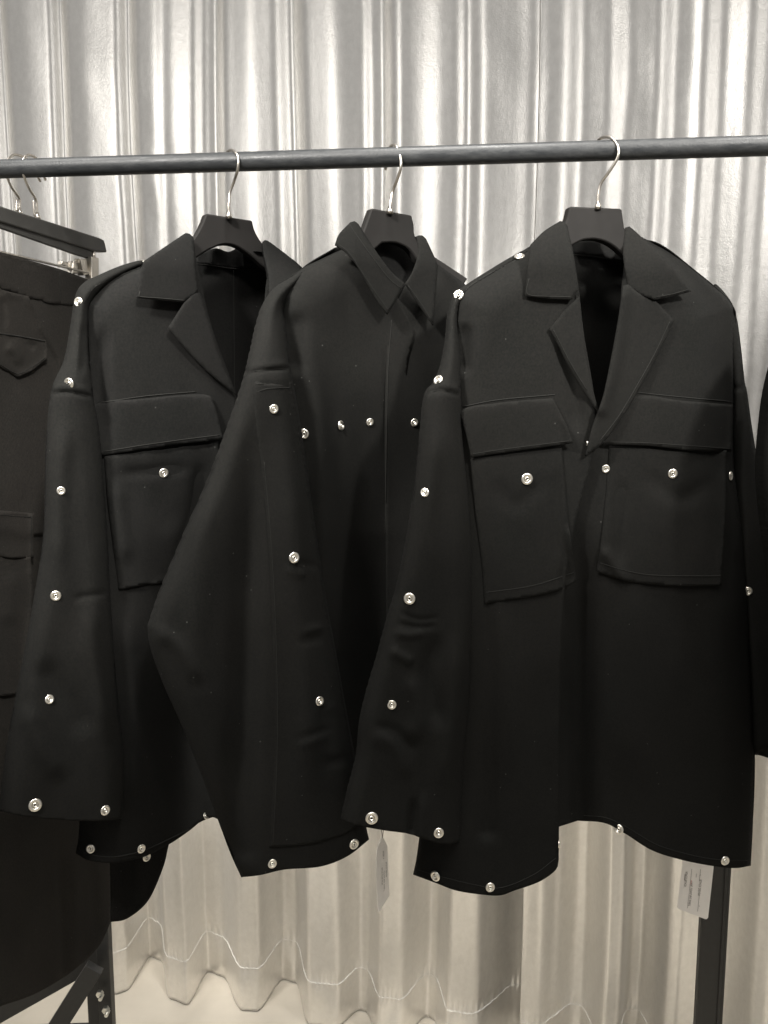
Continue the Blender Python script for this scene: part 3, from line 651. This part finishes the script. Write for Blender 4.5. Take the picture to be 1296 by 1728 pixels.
seam([(700, 1466), (740, 1478), (800, 1493), (845, 1498), (900, 1476), (938, 1448)], bvh_of(j3l), J3, THR, .0005); seam([(985, 1376), (1022, 1380), (1058, 1396), (1105, 1424), (1155, 1440), (1205, 1450), (1262, 1452)], bvh_of(j3r), J3, THR, .0005)
sl3 = sheet('sleeve', [('t', [(893, 419), (860, 436), (830, 454), (795, 476), (768, 496), (756, 530), (752, 570), (744, 615), (732, 645), (716, 668), (708, 740), (698, 830), (684, 920), (668, 995), (657, 1030), (636, 1107), (619, 1165), (607, 1216), (601, 1275), (586, 1336), (575, 1384)]), ('f', [(605, 1393), (650, 1401), (690, 1407), (730, 1420), (755, 1424), (777, 1419)]),
       ('t', [(779, 1340), (783, 1280), (792, 1180), (796, 1050), (796, 950), (790, 850), (780, 740), (777, 668), (775, 600), (772, 530), (790, 494), (830, 467), (870, 443), (894, 427)])],
       P3, J3, FAB, off=lambda x, y: .014 + .041 * np.clip((y - 460) / 200, 0, 1), T=.022, T_low=.036, R=32, tube=True, step=4, seed=33, wob=.0025,
       folds=[([(716, 666), (745, 659), (778, 667)], 3.2, -.0035, 0), ([(716, 657), (745, 650), (777, 658)], 5, .0012, 0), ([(672, 1030), (705, 1045), (745, 1040)], 4, -.0022), ([(662, 1066), (690, 1072), (720, 1066)], 7, .0028), ([(668, 1050), (700, 1058), (740, 1056)], 5, -.0025), ([(655, 1095), (700, 1120)], 9, .004),
              ([(740, 1060), (725, 1140), (745, 1240)], 16, -.007), ([(690, 1130), (705, 1200), (690, 1260)], 18, .006), ([(625, 1222), (670, 1235), (705, 1280)], 9, -.003), ([(620, 1240), (665, 1260), (690, 1320)], 12, .003), ([(700, 1340), (693, 1400)], 7, -.006, 2), ([(715, 1330), (712, 1410)], 8, .004, 2),
              ([(770, 1060), (765, 1200), (745, 1350)], 16, .005), ([(740, 700), (725, 850), (730, 990)], 16, .004)])
S3 = bvh_of(sl3)
seam([(716, 665), (745, 658), (778, 666)], S3, J3, THR, .001); seam([(769, 505), (762, 560), (755, 600), (748, 634)], S3, J3, THR, .0007); seam([(583, 1358), (650, 1370), (730, 1388), (778, 1386)], S3, J3, THR, .0005)
seam([(672, 1022), (700, 1026), (750, 1030)], S3, J3, THR, .0005); seam([(690, 975), (740, 982), (790, 984)], S3, J3, THR, .0005)
seam([(870, 440), (830, 460), (797, 480), (783, 492)], bvh_of(sl3, j3l), J3, THR, .0009)
sr3 = sheet('sleeve', [('t', [(1205, 480), (1232, 508), (1243, 540), (1250, 590), (1256, 645), (1260, 662), (1268, 720), (1280, 790), (1296, 860), (1315, 960), (1330, 1150), (1335, 1278)]), ('f', [(1310, 1282), (1279, 1273)]), ('t', [(1268, 1262), (1262, 1150), (1245, 1000), (1234, 800), (1232, 640), (1222, 540)])],
       P3, J3, FAB, off=-.012, T=.022, T_low=.03, R=26, tube=True, seed=34, wob=.002, folds=[([(1232, 655), (1262, 655)], 4, -.003, 0)])
snaps([(774, 498, 8, (-.25, -1, .15)), (740, 642, 8.5), (717, 831, 7.5), (691, 1010, 9.5), (661, 1189, 7.5), (627, 1380, 10), (740, 1405, 8)], S3, J3)
snaps([(877, 434, 8.5, (-.1, -.6, 1)), (735, 1478, 8, (-.75, -1, 0)), (827, 1497, 7), (1044, 1399, 7.5, (-.7, -1, .2)), (1223, 1452, 6.5), (889, 808, 9.5), (1135, 799, 7.5), (1022, 791, 6.5), (1232, 803, 7, (1.0, -.8, .1)), (991, 748, 4, (-1, -.45, 0)), (942, 1424, 6, (1, -.25, 0))], B3, J3)
snaps([(1262, 997, 6.5)], bvh_of(sr3), J3)

# ------------------------------------------------------------------ next garment, only its sleeve edge in view
P4 = Plane(.50, 1.05, .25)
J4 = thing('jacket', 'black jacket mostly beyond the right picture edge, only a sliver of its sleeve in view', 'jacket', (.62, 1.08, .8), G)
s4 = sheet('sleeve', [('t', [(1400, 470), (1350, 520), (1318, 580), (1300, 640), (1290, 700), (1283, 792), (1290, 880), (1304, 1000), (1318, 1200), (1330, 1350)]), ('f', [(1440, 1350)]), ('t', [(1450, 1000), (1440, 600), (1430, 500)])], P4, J4, FAB, T=.025, R=30, tube=True, seed=40)
b4 = sheet('front_panel', [('t', [(1400, 470), (1500, 430), (1640, 430), (1760, 490)]), ('t', [(1780, 900), (1770, 1400)]), ('f', [(1600, 1430), (1400, 1400)]), ('t', [(1390, 900), (1395, 600)])], P4, J4, FAB, off=-.05, T=.03, tube=True, R=50, seed=41, step=9)

sx = lambda pts: [(p[0] + 565, p[1] - 6, *p[2:]) for p in pts]
hanger('black wooden hanger beyond the right picture edge, next on the rail after the longest jacket', P4,
       [('f', sx([(1050, 352)])), ('f', sx([(1053, 375), (1058, 392), (1085, 420), (1130, 448)])), ('f', sx([(1170, 480)])), ('f', sx([(1100, 475), (1056, 443)])),
        ('f', sx([(1032, 413), (1008, 404), (985, 405), (968, 413)])), ('f', sx([(940, 440), (880, 470)])), ('f', sx([(860, 470)])), ('f', sx([(900, 435), (935, 400), (953, 378), (962, 348)]))],
       sx([(1009, 348, 0), (1009, 330, 0), (1014, 308, .002), (1029, 284, .012), (1042, 262, .019), (1043, 244, .018), (1034, 229, .009), (1022, 224, -.003), (1010, 230, -.016), (1003, 246, -.022), (1006, 262, -.018)]), -.05)
for sg_ in (-1, 1):
    q_ = [(12, -52), (52, 0), (70, 40), (20, 58), (4, 10)]
    sheet('collar_leaf', [('f', [(1574 + sg_ * (34 + a), 430 + b)]) for a, b in (q_ if sg_ > 0 else q_[::-1])], P4, J4, FAB, off=-.012, thick=.0018, seed=45, step=6)

# ------------------------------------------------------------------ trousers on clip hangers
TR = thing('trousers', 'black cargo trousers with pointed hip flap, clipped up at the left edge', 'trousers', (-.49, 1.24, .55), G)
tb = sheet('leg', [('f', [(-260, 350), (-100, 398), (0, 426), (60, 443), (110, 458), (158, 476)]), ('t', [(172, 560), (178, 800), (184, 1200), (189, 1450), (188, 1552)]), ('f', [(165, 1598), (120, 1640), (60, 1676), (0, 1698)]), ('f', [(-120, 1760), (-300, 1800)]), ('t', [(-310, 1000)])],
       PT, TR, TROU, T=.018, R=28, tube=True, seed=50, step=6, wob=.002,
       folds=[([(95, 1385), (102, 1500), (108, 1650)], 7, -.006, 2), ([(118, 1390), (128, 1520), (128, 1640)], 9, .006, 2), ([(60, 1200), (50, 1400), (40, 1660)], 24, .006, 2), ([(150, 1440), (160, 1560)], 10, -.005, 2), ([(30, 640), (30, 860)], 22, .004)])
TBV = bvh_of(tb)
wbn = sheet('waistband', [('f', [(-260, 348), (-100, 396), (0, 425), (60, 442), (110, 457), (157, 475)]), ('f', [(160, 524)]), ('f', [(110, 515), (58, 506), (0, 487), (-100, 460), (-260, 415)])], Over(TBV, PT), TR, TROU, off=.0035, lip=.0006, smooth_t=8, seed=51)
sp_ = sheet('side_panel', [('f', [(-200, 435), (0, 488), (48, 500)]), ('f', [(54, 512), (62, 532), (82, 570), (104, 612)]), ('f', [(112, 700), (112, 900)]), ('f', [(0, 900), (-200, 860)])], Over(TBV, PT), TR, TROU, off=.005, lip=.0006, smooth_t=8, seed=52,
      folds=[([(4, 500), (8, 540), (8, 560)], 4, -.004), ([(20, 570), (30, 600)], 12, .003)])
TB2 = bvh_of(tb, wbn, sp_)
pf = sheet('hip_flap', [('f', [(-60, 551), (0, 561), (40, 567), (77, 574)]), ('f', [(80, 586), (80, 604)]), ('f', [(58, 622), (34, 635)]), ('f', [(24, 634), (0, 620), (-45, 600)])], Over(TB2, PT), TR, TROU, off=.005, lip=.0006, smooth_t=8, step=4, seed=53, folds=[([(10, 580), (30, 600), (28, 620)], 9, .004), ([(45, 575), (60, 590)], 6, -.003)])
cg = sheet('cargo_pocket', [('f', [(-100, 920), (0, 935), (52, 940)]), ('f', [(56, 1010), (48, 1090), (40, 1168)]), ('f', [(0, 1175), (-100, 1185)])], Over(TB2, PT), TR, TROU, off=.006, lip=.0006, smooth_t=8, seed=54, folds=[([(20, 960), (15, 1060)], 14, .004)])
cf = sheet('cargo_flap', [('f', [(-100, 852), (0, 861), (57, 866)]), ('f', [(57, 942)]), ('f', [(0, 941), (-100, 936)])], Over(TB2, PT), TR, TROU, off=.009, lip=.0006, smooth_t=8, seed=55)
seam([(0, 869), (53, 873)], bvh_of(cf), TR, THR, .0005); seam([(53, 870), (53, 938)], bvh_of(cf), TR, THR, .0005)
seam([(0, 563), (40, 569), (76, 576)], bvh_of(pf, sp_), TR, THR, .0009); seam([(76, 604), (56, 618), (34, 630), (24, 629), (0, 615)], bvh_of(pf), TR, THR, .0005)
seam([(101, 460), (102, 512)], bvh_of(wbn), TR, THR, .0005); seam([(55, 508), (110, 519)], bvh_of(tb, wbn), TR, THR, .0008); seam([(98, 530), (102, 560), (103, 600)], bvh_of(tb, sp_), TR, THR, .0005)
seam([(75, 1385), (82, 1500), (90, 1620)], TBV, TR, THR, .0006)

def clip_hanger(label, pl, bar, hk, under, clipx, fin):
    root = thing('clip_hanger', label, 'hanger', pl.at(hk[0][0], hk[0][1]), 'black clip hangers at the left edge')
    slab('hanger_bar', bar, pl, .008, .016, root, WOOD2, bevel=.002)
    if under: slab('bar_groove', under, pl, .002, .006, root, WOOD2, bevel=.001)
    hook(root, pl, hk, .0018)
    hook(root, pl, [(hk[0][0] - 5, hk[0][1] - 2, 0), (hk[1][0] - 5, hk[1][1] + 2, 0), (hk[2][0] - 3.5, hk[2][1] + 2, 0)], .0014, False)
    return root
CH = clip_hanger('front black clip hanger whose bar runs down to the nickel clip above the trousers', PT,
    [('f', [(-260, 255)]), ('f', [(0, 347)]), ('f', [(168, 401)]), ('f', [(176, 405), (181, 426)]), ('f', [(160, 424)]), ('f', [(0, 374)]), ('f', [(-260, 290)])],
    [(63, 366, 0), (62, 350, 0), (60, 336, 0), (48, 316, 0), (39, 292, .0), (38, 274, 0), (44, 263, .0), (52, 262, .0), (62, 268, .0), (68, 282, .0), (77, 304, 0)],
    [('f', [(155, 424)]), ('f', [(157, 434), (150, 436)]), ('f', [(130, 430)]), ('f', [(0, 384)]), ('f', [(-200, 312)]), ('f', [(-200, 300)]), ('f', [(0, 372)])], 0, 0)
V, Fc = tube_pts([PT.at(-200, 368, .012), PT.at(0, 425, .012), PT.at(150, 460.5, .012)], .0016, 10); mk('clip_rod', V, Fc, CH, STEEL)
V, Fc = tube_pts([PT.at(158, 424, .002), PT.at(158, 438, .002)], .0028, 10); mk('clip_pin', V, Fc, CH, STEEL)
slab('clip', [('f', [(167, 435)]), ('f', [(167, 480)]), ('f', [(155, 480)]), ('f', [(155, 433)])], PT, .014, .012, CH, CLIPM, bevel=.001)
slab('clip_jaw', [('f', [(146, 437)]), ('f', [(151, 463)]), ('f', [(141, 465)]), ('f', [(135, 436)])], PT, .004, .010, CH, CLIPM, bevel=.001)
slab('clip_jaw', [('f', [(135, 444)]), ('f', [(135, 462)]), ('f', [(123, 462)]), ('f', [(124, 440)])], PT, -.004, .010, CH, CLIPM, bevel=.001)
slab('clip_jaw', [('f', [(117, 443)]), ('f', [(119, 452)]), ('f', [(105, 447)]), ('f', [(105, 440)])], PT, -.012, .008, CH, CLIPM, bevel=.001)
P6 = Plane(-.520, 1.255, 4.6)
CH2 = clip_hanger('rear black clip hanger at the far left, mostly hidden behind the front one', P6,
    [('f', [(-260, 262)]), ('f', [(0, 352)]), ('f', [(130, 394)]), ('f', [(130, 414)]), ('f', [(0, 380)]), ('f', [(-260, 296)])],
    [(33, 358, 0), (33, 345, 0), (32, 334, 0), (19, 315, 0), (10, 292, .0), (10, 277, 0), (16, 266, .0), (26, 261, .0), (44, 267, .0), (56, 284, .0), (68, 306, 0)], None, 0, 0)

# ------------------------------------------------------------------ swing tags
PG = Plane(.40, 1.215, .35)
TG = thing('price_tag', 'white printed swing tag showing under the hem of the longest jacket', 'tag', PG.at(1170, 1500), 'white swing tags')
card = slab('card', [('f', [(1204, 1466)]), ('f', [(1195, 1548)]), ('f', [(1193, 1551), (1190, 1551)]), ('f', [(1145, 1534)]), ('f', [(1142, 1531), (1143, 1528)]), ('f', [(1151, 1462)]), ('f', [(1153, 1420)]), ('f', [(1206, 1424)])], PG, 0, .0006, TG, PAPER, bevel=0)
def quad(q, off, pl):
    q = np.array(q, float)
    def f(a, b):   # a across, b down
        p = q[0] * (1 - a) * (1 - b) + q[1] * a * (1 - b) + q[2] * a * b + q[3] * (1 - a) * b
        return pl.at(p[0], p[1], off)
    return f
def text(body, f, a, b0, h, ln, parent, mat, name='print'):
    cu = bpy.data.curves.new(name, 'FONT'); cu.body = body; ob = bpy.data.objects.new(name, cu); COL.objects.link(ob)
    dg = bpy.context.evaluated_depsgraph_get(); me = bpy.data.meshes.new_from_object(ob.evaluated_get(dg)); bpy.data.objects.remove(ob)
    vs = np.array([v.co[:] for v in me.vertices]); xm = vs[:, 0].max(); o0 = origin(parent)
    for v, c in zip(me.vertices, vs): v.co = f(a - c[1] / .7 * h, b0 + c[0] / xm * ln) * 1 - o0
    me.materials.clear(); me.materials.append(mat); me.update()
    return link(name, me, parent)
fq = quad([(1151, 1464), (1204, 1466), (1195, 1551), (1143, 1533)], .0009, PG)
def line(f, a, b0, b1, w, parent, mat, name='printed_line'):
    mk(name, [f(a, b0), f(a + w, b0), f(a + w, b1), f(a, b1)], [(0, 1, 2, 3)], parent, mat, smooth=False)
text('ALMOSTBLACK', fq, .20, .09, .075, .36, TG, INK)
text('TYPE  LONG BIG SHIRT', fq, .40, .30, .065, .56, TG, INK)
text('BLACK DENIM', fq, .67, .24, .08, .34, TG, INK)
text('SIZE', fq, .50, .12, .035, .08, TG, INK); text('1P', fq, .62, .12, .035, .05, TG, INK); text('1', fq, .70, .78, .04, .02, TG, INK)
line(fq, .31, .02, .92, .008, TG, INK); line(fq, .59, .02, .28, .010, TG, INK); line(fq, .64, .55, .92, .008, TG, INK); line(fq, .33, .28, .38, .02, TG, REDINK)
line(fq, .11, .15, .30, .012, TG, INK)
PH = Plane(.01, 1.20, 3.0)
TG2 = thing('price_tag', 'white swing tag seen nearly edge-on, dangling from black threads under the middle sleeves', 'tag', PH.at(646, 1470), 'white swing tags')
slab('card', [('f', [(654, 1428)]), ('f', [(657, 1512)]), ('f', [(639, 1540)]), ('f', [(636, 1500), (635, 1470), (636, 1440), (639, 1425)]), ('f', [(646, 1412)])], PH, 0, .0006, TG2, PAPER, bevel=0)
f2 = quad([(639, 1428), (654, 1428), (656, 1512), (639, 1536)], .0012, PH)
text('ALMOSTBLACK', f2, .42, .36, .11, .30, TG2, INK); text('LONG BIG SHIRT', f2, .62, .44, .10, .36, TG2, INK); text('BLACK DENIM', f2, .86, .30, .10, .28, TG2, INK); text('SIZE 1', f2, .60, .08, .12, .14, TG2, INK)
for dx in (0, 3.0):
    V, Fc = tube_pts([PH.at(644 + dx, 1360, 0), PH.at(644 + dx, 1402, 0), PH.at(645.6, 1414, 0)], .0005, 6); mk('thread', V, Fc, TG2, INK)

# ------------------------------------------------------------------ steel posts and braces near the floor
pc = Plane(0, 1.36, 0).at(1201, 1600)
post = thing('steel_post', 'black square steel post standing on the floor behind the longest jacket', 'post', (pc.x, pc.y, 0))
box('post_tube', (pc.x, pc.y, .62), (.042, .036, 1.20), post, FRAME, rz=math.radians(-14), bevel=.003)
mt = Matrix.Rotation(math.radians(-14), 3, 'Z')
for dx in (.013,):
    q = Vector((pc.x, pc.y, .62)) + mt @ Vector((dx, -.0195, 0)); box('ridge', q, (.004, .004, 1.18), post, FRAME, rz=math.radians(-14), bevel=.001)
box('foot_plate', (pc.x, pc.y, .010), (.09, .09, .012), post, FRAME, rz=math.radians(-14))
PF = Plane(-.45, 1.50, 0)
fr = thing('rack_base', 'black bolted steel frame with slanting braces under the trousers hem', 'rack base', PF.at(150, 1720) * 1)
fr.location.z = 0
a, b = PF.at(174, 1500), PF.at(174, 1690)
box('leg_post', (b.x, 1.52, .42), (.024, .024, .83), fr, FRAME, bevel=.002)
box('side_strut', (PF.at(146, 1640).x, 1.545, .44), (.034, .006, .72), fr, FRAME)
beam('brace', PF.at(160, 1632, .03), PF.at(60, 1790, .03), .032, .018, fr, FRAME)
beam('brace', PF.at(150, 1622, -.06), PF.at(-120, 1775, -.06), .034, .022, fr, FRAME)
beam('floor_bar', PF.at(-160, 1752, -.15), PF.at(150, 1742, -.15), .03, .02, fr, FRAME)
for (x, y) in ((169, 1676), (179, 1703)):
    c = PF.at(x, y, .008)
    rt = Matrix.Rotation(math.radians(90), 3, 'X')
    V, Fc = lathe([(.0001, .006), (.0062, .006), (.0066, .0045), (.0066, -.002)], 6); V2, F2 = lathe([(.0001, .014), (.0034, .014), (.0036, .012), (.0036, .0)], 12)
    k = len(V); V = [rt @ Vector(v) + c for v in V] + [rt @ Vector(v) + c + Vector((.004, 0, -.003)) for v in V2]; Fc = Fc + [tuple(i + k for i in f) for f in F2]
    mk('bolt', V, Fc, fr, BOLT, smooth=False)
